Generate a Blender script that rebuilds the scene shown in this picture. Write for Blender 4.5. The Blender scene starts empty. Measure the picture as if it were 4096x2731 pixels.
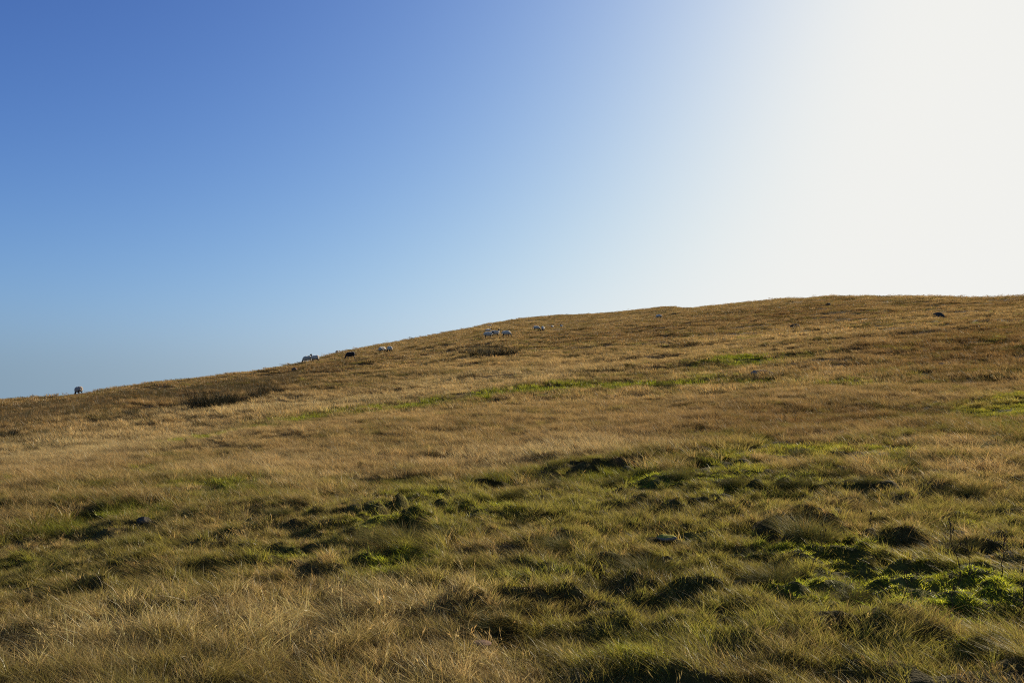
import bpy, bmesh, math
import numpy as np
from mathutils import Vector

sc = bpy.context.scene
rng = np.random.default_rng(11)

# ------------------------------------------------------------------ camera
EYE = 1.6
F, CX, CY = 1898.0, 1176.0, 784.0          # focal length and centre in 2352-px wide picture units
HORIZON = 930.0
PITCH = math.atan((HORIZON - CY) / F)
cam_data = bpy.data.cameras.new('camera')
cam_data.sensor_width = 22.3
cam_data.lens = 22.3 * F / 2352.0
cam_data.clip_start = 0.05
cam_data.clip_end = 6000
cam = bpy.data.objects.new('camera', cam_data)
sc.collection.objects.link(cam)
cam.location = (0, 0, EYE)
cam.rotation_euler = (math.pi / 2 + PITCH, 0, 0)
sc.camera = cam

# ------------------------------------------------------------------ sky, sun, exposure
SUN_AZ, SUN_EL = math.radians(49), math.radians(22)
world = bpy.data.worlds.new('World')
sc.world = world
world.use_nodes = True
wn, wl = world.node_tree.nodes, world.node_tree.links
wn.clear()
sky = wn.new('ShaderNodeTexSky')
sky.sky_type = 'NISHITA'
sky.sun_disc = False
sky.sun_elevation = SUN_EL
sky.sun_rotation = SUN_AZ
sky.altitude = 350
sky.air_density = 0.8
sky.dust_density = 3.0
sky.ozone_density = 2.0
# haze: the sky just above the horizon keeps the tone it has a few degrees up
geo = wn.new('ShaderNodeTexCoord'); sx_ = wn.new('ShaderNodeSeparateXYZ'); cx_ = wn.new('ShaderNodeCombineXYZ')
wl.new(geo.outputs['Generated'], sx_.inputs[0]); wl.new(sx_.outputs['X'], cx_.inputs['X']); wl.new(sx_.outputs['Y'], cx_.inputs['Y'])
zz = wn.new('ShaderNodeMath'); zz.operation = 'SMOOTH_MAX'; zz.inputs[1].default_value = 0.055; zz.inputs[2].default_value = 0.06
wl.new(sx_.outputs['Z'], zz.inputs[0]); wl.new(zz.outputs[0], cx_.inputs['Z']); wl.new(cx_.outputs[0], sky.inputs['Vector'])
bg = wn.new('ShaderNodeBackground')
bg.inputs['Strength'].default_value = 0.0595
wo = wn.new('ShaderNodeOutputWorld')
# the camera's highlight shoulder on the very bright hazy sky round the sun: per channel A * (1 - exp(-k * c^g))
sep = wn.new('ShaderNodeSeparateColor'); com = wn.new('ShaderNodeCombineColor')
wl.new(sky.outputs['Color'], sep.inputs['Color'])
for ch, (A_, g_, k_) in enumerate([(0.88, 1.75, 4.3), (0.88, 1.75, 5.0), (0.85, 1.75, 7.4)]):
    prev = sep.outputs[ch]
    for op, val in (('MULTIPLY', 0.1), ('POWER', g_), ('MULTIPLY', -k_), ('EXPONENT', None), ('MULTIPLY', -1.0), ('ADD', 1.0), ('MULTIPLY', A_ * 10)):
        mt = wn.new('ShaderNodeMath'); mt.operation = op
        wl.new(prev, mt.inputs[0])
        if val is not None: mt.inputs[1].default_value = val
        prev = mt.outputs[0]
    wl.new(prev, com.inputs[ch])
wl.new(com.outputs['Color'], bg.inputs['Color'])
wl.new(bg.outputs['Background'], wo.inputs['Surface'])

sun_data = bpy.data.lights.new('sun', 'SUN')
sun_data.energy = 5.0
sun_data.angle = math.radians(0.53)
sun_data.color = (1.0, 0.89, 0.70)
sun = bpy.data.objects.new('sun', sun_data)
sc.collection.objects.link(sun)
sdir = Vector((math.sin(SUN_AZ) * math.cos(SUN_EL), math.cos(SUN_AZ) * math.cos(SUN_EL), math.sin(SUN_EL)))
sun.rotation_euler = sdir.to_track_quat('Z', 'Y').to_euler()
sun.location = sdir * 300

sc.view_settings.view_transform = 'Standard'
sc.view_settings.look = 'None'
sc.view_settings.exposure = 0.75
sc.view_settings.gamma = 1.0
sc.view_settings.use_curve_mapping = False
sc.render.engine = 'CYCLES'
sc.cycles.max_bounces = 4
sc.cycles.use_denoising = False
sc.cycles.filter_width = 1.1
sc.cycles.transparent_max_bounces = 4

# ------------------------------------------------------------------ noise
_perm = np.random.default_rng(5).permutation(4096).astype(np.int64)
_vals = np.random.default_rng(6).uniform(-1, 1, 4096)
def vnoise(x, y, seed=0):
    x = np.asarray(x, float) + seed * 17.31; y = np.asarray(y, float) - seed * 9.77
    xi = np.floor(x).astype(np.int64); yi = np.floor(y).astype(np.int64)
    fx = x - xi; fy = y - yi
    fx = fx * fx * fx * (fx * (fx * 6 - 15) + 10); fy = fy * fy * fy * (fy * (fy * 6 - 15) + 10)
    def g(i, j): return _vals[_perm[(_perm[i & 4095] + j) & 4095]]
    a = g(xi, yi); b = g(xi + 1, yi); c = g(xi, yi + 1); d = g(xi + 1, yi + 1)
    return (a + (b - a) * fx) * (1 - fy) + (c + (d - c) * fx) * fy
def fbm(x, y, seed=0, octs=3):
    r = 0; a = 1; s = 0
    for o in range(octs):
        r = r + a * vnoise(x * 2 ** o, y * 2 ** o, seed + o * 3); s += a; a *= 0.5
    return r / s
def smooth(a, b, x):
    t = np.clip((np.asarray(x, float) - a) / (b - a), 0, 1); return t * t * (3 - 2 * t)

# ------------------------------------------------------------------ terrain: one hillside, surveyed by bearing and distance
def pix_dir(u, v):
    x = (u - CX) / F; yv = -(v - CY) / F
    c, s = math.cos(PITCH), math.sin(PITCH)
    fy = c - yv * s; fz = s + yv * c
    return np.arctan2(x, fy), fz / np.hypot(x, fy)          # bearing, tangent of elevation

SKY = np.array([(-900, 960), (-400, 945), (0, 917), (100, 909), (181, 902), (250, 893), (350, 878), (444, 869), (550, 856), (640, 842), (700, 832),
    (740, 822), (800, 806), (860, 794), (940, 780), (1000, 769), (1060, 757), (1100, 749), (1140, 741), (1200, 731), (1250, 726),
    (1300, 723), (1350, 721), (1400, 718), (1450, 713), (1490, 709), (1515, 705), (1540, 703.5), (1560, 706), (1580, 708), (1620, 704),
    (1700, 696), (1800, 687), (1900, 680), (2000, 680), (2100, 681), (2200, 682), (2352, 682), (2700, 690), (3300, 715)], float)
sky_az, sky_t = pix_dir(SKY[:, 0], SKY[:, 1])
CREST = np.array([(-900, 70), (0, 82), (181, 88), (444, 105), (715, 150), (806, 230), (880, 260), (1122, 320), (1300, 360), (1514, 360), (1580, 300), (1750, 240), (2000, 210), (2352, 170), (3300, 150)], float)
crest_az, _ = pix_dir(CREST[:, 0], np.full(len(CREST), 800.0))
KNOT = {  # column: (distance, picture row of the ground there)
    715: [(105, 834)], 806: [(117, 825)], 880: [(125, 810.5)], 1000: [(105, 800)], 1122: [(91, 778), (140, 764)],
    1232: [(90, 783), (155, 762), (172, 757), (205, 763)], 1290: [(90, 782), (150, 760), (172, 753), (205, 767)], 1400: [(90, 778), (165, 746), (205, 763)], 1514: [(90, 770), (165, 735), (205, 754)],
    1560: [(90, 768), (165, 722), (205, 734)], 1640: [(90, 765), (165, 716)], 1900: [(90, 745)], 2155: [(85, 731)], 2352: [(75, 735)]}
def plane_m(az): return 0.104 * np.sin(az) + 0.10 * np.cos(az)
def near_factor(d): return 0.55 + 0.45 * smooth(4, 75, d)
AZ = np.radians(np.arange(-60, 60.01, 0.25)); LD = np.linspace(math.log(0.5), math.log(1600), 420); DD = np.exp(LD)
S_az = np.interp(AZ, sky_az, sky_t)
D_az = np.interp(AZ, crest_az, CREST[:, 1])
S_az = S_az - 0.33 / D_az                                     # grass stands on the crest
# slope table
kcols = sorted(KNOT)
def col_profile(u):
    az, _ = pix_dir(u, 800.0)
    Dc = np.interp(az, crest_az, CREST[:, 1]); Sc = np.interp(az, sky_az, sky_t) - 0.33 / Dc
    ds = [0.4, 3, 8, 15, 25, 38]; ms = [plane_m(az) * near_factor(d) for d in ds]
    for d, v in KNOT.get(u, []):
        ds.append(d); ms.append(pix_dir(u, v)[1] + EYE / d)
    ds.append(Dc); ms.append(Sc + EYE / Dc)
    m = np.interp(LD, np.log(ds), ms)
    t = m - EYE / DD
    far = DD > Dc
    t[far] = np.maximum(Sc - 0.10 * np.log(DD[far] / Dc) ** 2, -0.06)
    return az, t
cols = [-900, -400, 0, 181, 444, 600] + kcols + [2700, 3300]
prof = [col_profile(u) for u in cols]
paz = np.array([p[0] for p in prof]); ptt = np.array([p[1] for p in prof])
T = np.stack([np.interp(AZ, paz, ptt[:, j]) for j in range(len(LD))], 1)      # [az, d]
def gsm(A, n, ax):
    k = np.exp(-0.5 * (np.arange(-3 * n, 3 * n + 1) / n) ** 2); k /= k.sum()
    P = np.pad(A, [(3 * n, 3 * n) if i == ax else (0, 0) for i in range(2)], mode='edge')
    return np.apply_along_axis(lambda r: np.convolve(r, k, 'valid'), ax, P)
T = gsm(T + EYE / DD[None, :], 5, 0)
T = gsm(T, 4, 1) - EYE / DD[None, :]
for it in range(4):                                           # bring the crest onto the surveyed skyline
    err = S_az - T.max(1)
    T += err[:, None] * smooth(0.35, 0.9, DD[None, :] / D_az[:, None])
ZB = EYE + T * DD[None, :]

def base_h(x, y):
    d = np.maximum(np.hypot(x, y), 0.5); az = np.arctan2(x, y)
    lim = AZ[-1]
    a = np.clip(az, -lim, lim)
    fi = (a - AZ[0]) / (AZ[1] - AZ[0]); i = np.clip(np.floor(fi).astype(int), 0, len(AZ) - 2); fi = fi - i
    ld = np.clip(np.log(d), LD[0], LD[-1] - 1e-6)
    fj = (ld - LD[0]) / (LD[1] - LD[0]); j = np.clip(np.floor(fj).astype(int), 0, len(LD) - 2); fj = fj - j
    z = (ZB[i, j] * (1 - fj) + ZB[i, j + 1] * fj) * (1 - fi) + (ZB[i + 1, j] * (1 - fj) + ZB[i + 1, j + 1] * fj) * fi
    zp = plane_m(az) * d * 0.6 - 0.00035 * d * d
    zp = np.maximum(zp, -90)
    w = smooth(math.radians(50), math.radians(60), np.abs(az))
    return z * (1 - w) + zp * w

def hit(u, v, fn=base_h):
    """where the line of sight through picture point (u, v) meets the ground"""
    az, t = pix_dir(u, v)
    d = np.exp(np.linspace(math.log(1.2), math.log(500), 2500))
    z = fn(d * math.sin(az), d * math.cos(az))
    k = np.nonzero((z - EYE) / d >= t)[0]
    dd = d[k[0]] if len(k) else float(np.interp(az, crest_az, CREST[:, 1]))
    return az, dd

class Blobs:
    def __init__(self, items):
        self.b = []
        for (u, v, ru, rv, s) in items:
            az, d = hit(u, v); _, d1 = hit(u, v + rv); _, d2 = hit(u, v - rv)
            d2 = min(d2, d * 2.2)
            self.b.append((az, math.log(d), ru / F, max(0.5 * (math.log(d2) - math.log(d1)), 0.02), s))
    def __call__(self, x, y):
        az = np.arctan2(x, y); l = np.log(np.maximum(np.hypot(x, y), 0.5)); r = np.zeros_like(l)
        for a, c, sa, sl, s in self.b:
            r = np.maximum(r, s * np.exp(-0.5 * (((az - a) / sa) ** 2 + ((l - c) / sl) ** 2)) if s > 0 else 0)
        return r
def line(pts, rv, s, step=45, ru=38):
    out = []
    for (a, b) in zip(pts[:-1], pts[1:]):
        n = max(1, int(math.hypot(b[0] - a[0], b[1] - a[1]) / step))
        for i in range(n):
            f = i / n; out.append((a[0] + (b[0] - a[0]) * f, a[1] + (b[1] - a[1]) * f, ru, rv, s))
    out.append((pts[-1][0], pts[-1][1], ru, rv, s)); return out

TRACK = [(430, 1015), (600, 985), (760, 957), (900, 941), (1000, 928), (1100, 915), (1200, 903), (1300, 892), (1400, 886), (1500, 884)]
TRACK2 = [(1560, 882), (1700, 877), (1800, 880), (1900, 882), (2050, 886)]
green_b = Blobs(line(TRACK, 5.5, 1.25) + line(TRACK[:4], 6, 1.2) + line(TRACK2, 6, 0.95) + [(1720, 828, 60, 8, 1.0), (1640, 838, 40, 6, .7), (2330, 945, 70, 30, .8), (2250, 985, 90, 20, .5),
    (380, 1075, 70, 16, 1.0), (230, 1095, 110, 16, .8), (60, 1110, 90, 16, .7), (520, 1125, 120, 22, .7), (1800, 1050, 190, 24, .85), (1990, 1030, 80, 14, .9), (1700, 1105, 160, 30, .7),
    (1400, 1105, 180, 26, .7), (900, 1150, 280, 30, .55), (1150, 1160, 260, 40, .6), (1560, 1110, 140, 30, .7), (2020, 1340, 200, 42, 1.45), (1900, 1265, 170, 28, 1.1), (2150, 1400, 120, 30, 1.0),
    (640, 1285, 110, 26, .8), (930, 1310, 110, 30, .9), (260, 1180, 150, 25, .7), (1460, 1490, 120, 40, .7), (700, 1180, 150, 25, .6), (2200, 1200, 120, 30, .45), (1250, 1330, 150, 30, .5), (60, 1290, 80, 40, .5), (1700, 1460, 160, 40, .7), (2000, 1490, 160, 40, .65), (2270, 1510, 90, 40, .5), (1500, 1400, 120, 35, .5), (820, 1230, 160, 25, .6), (420, 1240, 160, 25, .6), (300, 1120, 200, 18, .6), (1050, 1240, 120, 20, .6), (2150, 1290, 160, 30, .6), (1600, 1290, 90, 20, .5)])
moss_b = Blobs([(1960, 1285, 110, 12, .7), (2060, 1345, 120, 16, .6), (1760, 1275, 60, 10, .6), (1700, 1085, 90, 12, .6), (1500, 1240, 50, 8, .6), (1640, 1228, 70, 9, 1.2), (1860, 1245, 50, 10, .8), (1850, 1038, 130, 12, .8), (2160, 1490, 45, 14, .9), (1440, 1480, 70, 25, .7), (2320, 930, 60, 14, .7), (1990, 1040, 50, 8, .6), (1420, 1440, 40, 16, .6)])
straw_b = Blobs([(200, 1470, 260, 70, 1.0), (700, 1440, 260, 60, .9), (950, 1390, 180, 50, .9), (1050, 1530, 260, 50, .8), (150, 1030, 260, 25, .9), (600, 1060, 200, 22, .5), (1250, 1040, 200, 20, .8),
    (700, 930, 260, 16, .8), (1100, 870, 200, 16, .6), (1750, 1500, 120, 25, .5), (1250, 1180, 60, 25, .5), (700, 1100, 140, 12, .6)])
rust_b = Blobs([(2250, 790, 260, 45, 1.0), (1750, 960, 330, 32, .8), (1500, 1000, 200, 20, .5), (300, 925, 330, 22, 1.0), (100, 960, 150, 20, .8), (700, 860, 150, 12, .8), (1900, 720, 300, 20, .5), (1450, 770, 200, 20, .5), (1150, 850, 150, 15, .3)])
rough_b = Blobs([(900, 1170, 600, 50, 1.0), (1600, 1120, 400, 60, 1.0), (1900, 1250, 300, 60, 1.0), (1500, 1350, 500, 80, .9), (400, 1200, 300, 50, .9), (2100, 1450, 250, 80, .8), (900, 1300, 350, 60, .9)])

# banks: picture traces of slope edges that stand a little above the ground before them
BANKS = [([(820, 1215), (930, 1185), (1040, 1145), (1150, 1112), (1300, 1082), (1480, 1058), (1610, 1042)], 0.42),
         ([(60, 1170), (200, 1175), (330, 1170), (460, 1185)], 0.22), ([(840, 1240), (925, 1210), (1000, 1235)], 0.40),
         ([(1780, 1215), (1860, 1185), (1935, 1210)], 0.42), ([(1380, 1300), (1480, 1268), (1540, 1290)], 0.30),
         ([(1220, 1262), (1290, 1238), (1350, 1255)], 0.28), ([(1020, 1470), (1110, 1425), (1190, 1440)], 0.28), ([(1600, 1345), (1750, 1330), (1850, 1370)], 0.25),
         ([(1720, 1140), (1850, 1115), (1990, 1130)], 0.25), ([(2060, 1150), (2160, 1120), (2250, 1135)], 0.28),
         ([(1200, 1215), (1300, 1190), (1430, 1180)], 0.2), ([(90, 1395), (180, 1350), (260, 1365)], 0.22), ([(2050, 1370), (2130, 1350), (2210, 1380)], 0.12),
         ([(560, 1190), (650, 1165), (740, 1175)], 0.2), ([(1500, 1180), (1620, 1150), (1720, 1165)], .22), ([(1350, 1545), (1500, 1525), (1620, 1545)], .18), ([(700, 1530), (800, 1510), (880, 1525)], .16),
         ([(1010, 925), (1100, 909), (1200, 897), (1290, 887)], .3), ([(420, 912), (500, 905), (560, 908)], .5), ([(1560, 880), (1700, 868), (1900, 872)], .18),
         ([(1060, 800), (1140, 792), (1200, 790)], .5), ([(1200, 795), (1290, 780), (1340, 772)], .5), ([(820, 852), (930, 838), (1020, 825)], .5)]
BANKW = []
for pts, h in BANKS:
    q = []
    for u, v in pts:
        az, d = hit(u, v); q.append((az, math.log(d), d))
    BANKW.append((np.array(q), h))
def banks_h(x, y):
    az = np.arctan2(x, y); d = np.maximum(np.hypot(x, y), 0.5); r = np.zeros_like(d)
    wob = 0.25 * vnoise(x * 0.9, y * 0.9, 31)
    for q, h in BANKW:
        dm = q[:, 2].mean(); a0, a1 = q[0, 0], q[-1, 0]; w = a1 - a0
        m = (az > a0 - 0.4 * w) & (az < a1 + 0.4 * w) & (d > dm * 0.4) & (d < dm * 2.5)
        if not m.any(): continue
        am, dmm = az[m], d[m]
        dc = np.exp(np.interp(am, q[:, 0], q[:, 1]))
        s = dmm - dc + wob[m] * min(1.0, dm * 0.08)
        k = max(0.25, dm * 0.045)
        prof_ = np.where(s < 0, -0.6 * np.exp(-((s + 0.55 * k) / (0.38 * k)) ** 2) + 0.55 * np.exp(-(s / (0.22 * k)) ** 2), 0.55 * np.exp(-(s / (1.5 * k)) ** 2) - 0.6 * np.exp(-2.1) * np.exp(-(s / (0.4 * k)) ** 2))
        ends = smooth(-0.3 * w, 0.12 * w, am - a0) * smooth(-0.3 * w, 0.12 * w, a1 - am)
        r[m] = r[m] + 0.42 * h * prof_ * ends
    return r
def height(x, y):
    x = np.asarray(x, float); y = np.asarray(y, float)
    d = np.hypot(x, y)
    rough = 0.45 + 0.75 * rough_b(x, y)
    z = base_h(x, y) + banks_h(x, y)
    near = smooth(0.8, 3.0, d)
    z = z + near * (0.10 * vnoise(x / 4.3, y / 4.3, 1) * smooth(1, 8, d) + rough * (0.05 * vnoise(x / 0.85, y / 0.7, 2) + 0.062 * vnoise(x / 0.30, y / 0.20, 3) + 0.055 * vnoise(x / 0.145, y / 0.105, 4)))
    far = smooth(15, 50, d)
    z = z + far * (0.24 * vnoise(x / 4.2, y / 2.6, 7) + 0.30 * fbm(x / 13, y / 9, 8, 2) * smooth(30, 90, d))
    return z

# ------------------------------------------------------------------ vegetation zones and colours
STRAW = np.array([0.48, 0.315, 0.118]); PALE = np.array([0.64, 0.48, 0.21]); RUST = np.array([0.205, 0.112, 0.040])
GREEN = np.array([0.205, 0.20, 0.023]); BRIGHT = np.array([0.31, 0.32, 0.022]); OLIVE = np.array([0.22, 0.19, 0.034]); MOSS = np.array([0.46, 0.41, 0.045])
def zones(x, y):
    d = np.hypot(x, y); az = np.arctan2(x, y)
    g = green_b(x, y) * np.clip(.75 + .9 * fbm(x / .9, y / .7, 33, 3) + .3 * vnoise(x / 3, y / 2, 36), .15, 1.15); mo = moss_b(x, y); st = straw_b(x, y); ru = rust_b(x, y)
    n1 = fbm(x / 2.2, y / 2.2, 21, 3); n2 = fbm(x / 0.7, y / 0.7, 24, 2); n3 = fbm(x / 14, y / 9, 27, 3)
    near = 1 - smooth(9, 15, d)
    G = 0.19 + 0.41 * near + 0.95 * g - 0.42 * st + 0.38 * n1 + 0.25 * n2 + 0.16 * n3 * (1 - near)
    G = np.clip(G, 0, 1)
    R = np.clip(0.18 + 0.75 * ru + 0.5 * n3 + 0.35 * n1 + 0.40 * smooth(35, 110, d), 0, 1.25)
    M = np.clip(mo * 1.1 + 0.25 * n2 - 0.1, 0, 1) * (mo > 0.15)
    return G, R, M, g, st
def tint_of(G, R, M, g, st, r1, r2):
    G3, R3, M3 = G[:, None], R[:, None], M[:, None]
    dry = np.maximum(STRAW * (1 - R3) + RUST * R3, .03)
    dry = dry + (PALE - dry) * np.clip(0.8 * st[:, None] + 0.25 * (r1[:, None] - 0.5), 0, 1)
    grn = OLIVE + (GREEN - OLIVE) * np.clip(g[:, None] * 1.2 + 0.5 * (r2[:, None] - 0.3), 0, 1)
    grn = grn + (BRIGHT - grn) * np.clip(g[:, None] * 1.3 - 0.45, 0, 1)
    c = dry * (1 - G3) + grn * G3
    c = c + (MOSS - c) * M3 * 0.85
    return c * (0.52 + 0.52 * r2[:, None])

# ------------------------------------------------------------------ materials
def node_mat(name):
    m = bpy.data.materials.new(name); m.use_nodes = True; m.node_tree.nodes.clear()
    return m, m.node_tree.nodes, m.node_tree.links
def blade_material(name, tint_source, transl=0.45, gloss=0.10, rough=0.38):
    m, n, l = node_mat(name)
    out = n.new('ShaderNodeOutputMaterial')
    if tint_source == 'INSTANCER':
        a = n.new('ShaderNodeAttribute'); a.attribute_type = 'INSTANCER'; a.attribute_name = 'tint'; tint = a.outputs['Color']
    elif tint_source == 'OBJECT':
        a = n.new('ShaderNodeObjectInfo'); tint = a.outputs['Color']
    else:
        a = n.new('ShaderNodeAttribute'); a.attribute_name = 'tint'; tint = a.outputs['Color']
    if tint_source != 'VERTEX':
        b = n.new('ShaderNodeAttribute'); b.attribute_type = 'GEOMETRY'; b.attribute_name = 'blade'
        mul = n.new('ShaderNodeMix'); mul.data_type = 'RGBA'; mul.blend_type = 'MULTIPLY'; mul.inputs[0].default_value = 1.0
        l.new(tint, mul.inputs[6]); l.new(b.outputs['Color'], mul.inputs[7]); tint = mul.outputs[2]
    dif = n.new('ShaderNodeBsdfDiffuse'); tr = n.new('ShaderNodeBsdfTranslucent'); gl = n.new('ShaderNodeBsdfGlossy')
    gl.inputs['Roughness'].default_value = rough; gl.inputs['Color'].default_value = (0.9, 0.88, 0.8, 1)
    l.new(tint, dif.inputs['Color']); l.new(tint, tr.inputs['Color'])
    m1 = n.new('ShaderNodeMixShader'); m1.inputs[0].default_value = transl
    l.new(dif.outputs[0], m1.inputs[1]); l.new(tr.outputs[0], m1.inputs[2])
    m2 = n.new('ShaderNodeMixShader'); m2.inputs[0].default_value = gloss
    l.new(m1.outputs[0], m2.inputs[1]); l.new(gl.outputs[0], m2.inputs[2])
    l.new(m2.outputs[0], out.inputs['Surface'])
    return m
MAT_BLADE = blade_material('grass_blade', 'INSTANCER', 0.55, 0.015)
MAT_PLANT = blade_material('plant_blade', 'OBJECT', 0.35, 0.02, 0.5)

def ground_material():
    m, n, l = node_mat('moor_ground')
    out = n.new('ShaderNodeOutputMaterial'); p = n.new('ShaderNodeBsdfPrincipled')
    p.inputs['Roughness'].default_value = 0.95; p.inputs['Specular IOR Level'].default_value = 0.1
    a = n.new('ShaderNodeAttribute'); a.attribute_name = 'tint'
    tc = n.new('ShaderNodeNewGeometry')
    n1 = n.new('ShaderNodeTexNoise'); n1.inputs['Scale'].default_value = 9.0; n1.inputs['Detail'].default_value = 6
    n2 = n.new('ShaderNodeTexNoise'); n2.inputs['Scale'].default_value = 55.0; n2.inputs['Detail'].default_value = 3
    l.new(tc.outputs['Position'], n1.inputs['Vector']); l.new(tc.outputs['Position'], n2.inputs['Vector'])
    r = n.new('ShaderNodeValToRGB'); r.color_ramp.elements[0].position = 0.3; r.color_ramp.elements[0].color = (0.35, 0.32, 0.30, 1)
    r.color_ramp.elements[1].position = 0.7; r.color_ramp.elements[1].color = (1, 1, 1, 1)
    l.new(n1.outputs['Fac'], r.inputs['Fac'])
    mul = n.new('ShaderNodeMix'); mul.data_type = 'RGBA'; mul.blend_type = 'MULTIPLY'; mul.inputs[0].default_value = 1
    l.new(a.outputs['Color'], mul.inputs[6]); l.new(r.outputs['Color'], mul.inputs[7]); l.new(mul.outputs[2], p.inputs['Base Color'])
    bp = n.new('ShaderNodeBump'); bp.inputs['Strength'].default_value = 0.7; bp.inputs['Distance'].default_value = 0.05
    l.new(n2.outputs['Fac'], bp.inputs['Height']); l.new(bp.outputs['Normal'], p.inputs['Normal'])
    l.new(p.outputs[0], out.inputs['Surface'])
    return m
def set_mesh(name, verts, faces, nper, mat, colors=None, smooth_=False):
    me = bpy.data.meshes.new(name)
    nv, nf = len(verts), len(faces)
    me.vertices.add(nv); me.vertices.foreach_set('co', np.ascontiguousarray(verts, np.float32).ravel())
    me.loops.add(nf * nper); me.loops.foreach_set('vertex_index', np.ascontiguousarray(faces, np.int32).ravel())
    me.polygons.add(nf); me.polygons.foreach_set('loop_start', np.arange(0, nf * nper, nper, dtype=np.int32))
    if smooth_: me.polygons.foreach_set('use_smooth', np.ones(nf, bool))
    me.update(calc_edges=True); me.validate()
    if colors is not None:
        for an, cv in colors.items():
            at = me.attributes.new(an, 'FLOAT_COLOR', 'POINT')
            c4 = np.ones((nv, 4), np.float32); c4[:, :3] = cv; at.data.foreach_set('color', c4.ravel())
    if mat: me.materials.append(mat)
    return me
def link(name, me, parent=None, loc=None, rz=0.0):
    o = bpy.data.objects.new(name, me); sc.collection.objects.link(o)
    if parent: o.parent = parent
    if loc is not None: o.location = loc
    o.rotation_euler.z = rz
    return o
def tag(o, label, cat, group=None, kind=None):
    o['label'] = label
    if cat: o['category'] = cat
    if group: o['group'] = group
    if kind: o['kind'] = kind
    return o

# ------------------------------------------------------------------ ground sheet
va = np.radians(np.concatenate([np.arange(-180, -48, 4.0), np.arange(-48, 48, 0.25), np.arange(48, 180, 4.0)]))
vr = np.exp(np.concatenate([np.linspace(math.log(a_), math.log(b_), n_, endpoint=False) for a_, b_, n_ in ((.6, 2.4, 30), (2.4, 12, 260), (12, 60, 170), (60, 1500, 110))] + [[math.log(1500)]]))
A, R_ = np.meshgrid(va, vr)
X = (R_ * np.sin(A)).ravel(); Y = (R_ * np.cos(A)).ravel()
Z = height(X, Y) - 0.012
na, nr = len(va), len(vr)
idx = np.arange(na * nr).reshape(nr, na)
q = np.stack([idx[:-1], np.roll(idx[:-1], -1, 1), np.roll(idx[1:], -1, 1), idx[1:]], -1).reshape(-1, 4)[:, ::-1]
G_, Rz, M_, g_, st_ = zones(X, Y)
tc_ = tint_of(G_, Rz, M_, g_, st_, np.full(len(X), .4), np.full(len(X), .5))
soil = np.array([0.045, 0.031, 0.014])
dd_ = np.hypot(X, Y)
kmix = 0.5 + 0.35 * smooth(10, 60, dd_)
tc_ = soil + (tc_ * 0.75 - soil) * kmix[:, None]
gm = ground_material()
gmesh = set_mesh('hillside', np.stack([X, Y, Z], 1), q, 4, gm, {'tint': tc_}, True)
bm = bmesh.new(); bm.from_mesh(gmesh); bm.verts.ensure_lookup_table()
bm.faces.new([bm.verts[i] for i in idx[0][::-1]][::-1]); bm.to_mesh(gmesh); bm.free()
hill = link('hillside', gmesh); hill['kind'] = 'structure'; hill['label'] = 'grassy moorland hillside rising to the right'

# ------------------------------------------------------------------ blades
def blade_mesh(rx, ry, rz, h, ax, ay, curl, droop, w, col, tip=None, seg=3, r=rng):
    """curved tapering blades from arrays: root, height, lean, curl, droop, width, colour -> vertices, triangles, colours"""
    n = len(rx)
    sd = r.uniform(0, np.pi, n); sx, sy = np.cos(sd), np.sin(sd)
    V = []; C = []; nvb = 2 * seg + 1
    for i, s in enumerate(np.linspace(0, 1, seg + 1)):
        k = s + curl * s * s * 1.2
        px = rx + h * ax * k; py = ry + h * ay * k; pz = rz - 0.015 + h * (s - droop * s * s)
        hw = w * 0.5 * (1 - 0.7 * s)
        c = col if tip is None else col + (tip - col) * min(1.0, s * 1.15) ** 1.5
        if i < seg:
            V.append(np.stack([px - sx * hw, py - sy * hw, pz], 1)); V.append(np.stack([px + sx * hw, py + sy * hw, pz], 1)); C += [c, c]
        else: V.append(np.stack([px, py, pz], 1)); C.append(c)
    V = np.stack(V, 1).reshape(-1, 3); C = np.stack(C, 1).reshape(-1, 3)
    t = []
    for i in range(seg - 1):
        a = 2 * i; t += [(a, a + 1, a + 3), (a, a + 3, a + 2)]
    a = 2 * (seg - 1); t.append((a, a + 1, a + 2))
    Fc = (np.array(t)[None] + (np.arange(n) * nvb)[:, None, None]).reshape(-1, 3)
    return V, Fc, C
def vary(n, r, hue=0.12, lo=0.7, hi=1.3):
    return np.clip(r.uniform(lo, hi, n)[:, None] * (1 + r.normal(0, hue, (n, 1)) * np.array([[1.0, 0.2, -0.5]])), 0.3, 1.9)
def join(parts):
    V, Fc, C = [], [], []; o = 0
    for v, f, c in parts: V.append(v); Fc.append(f + o); C.append(c); o += len(v)
    return np.concatenate(V), np.concatenate(Fc), np.concatenate(C)
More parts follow.
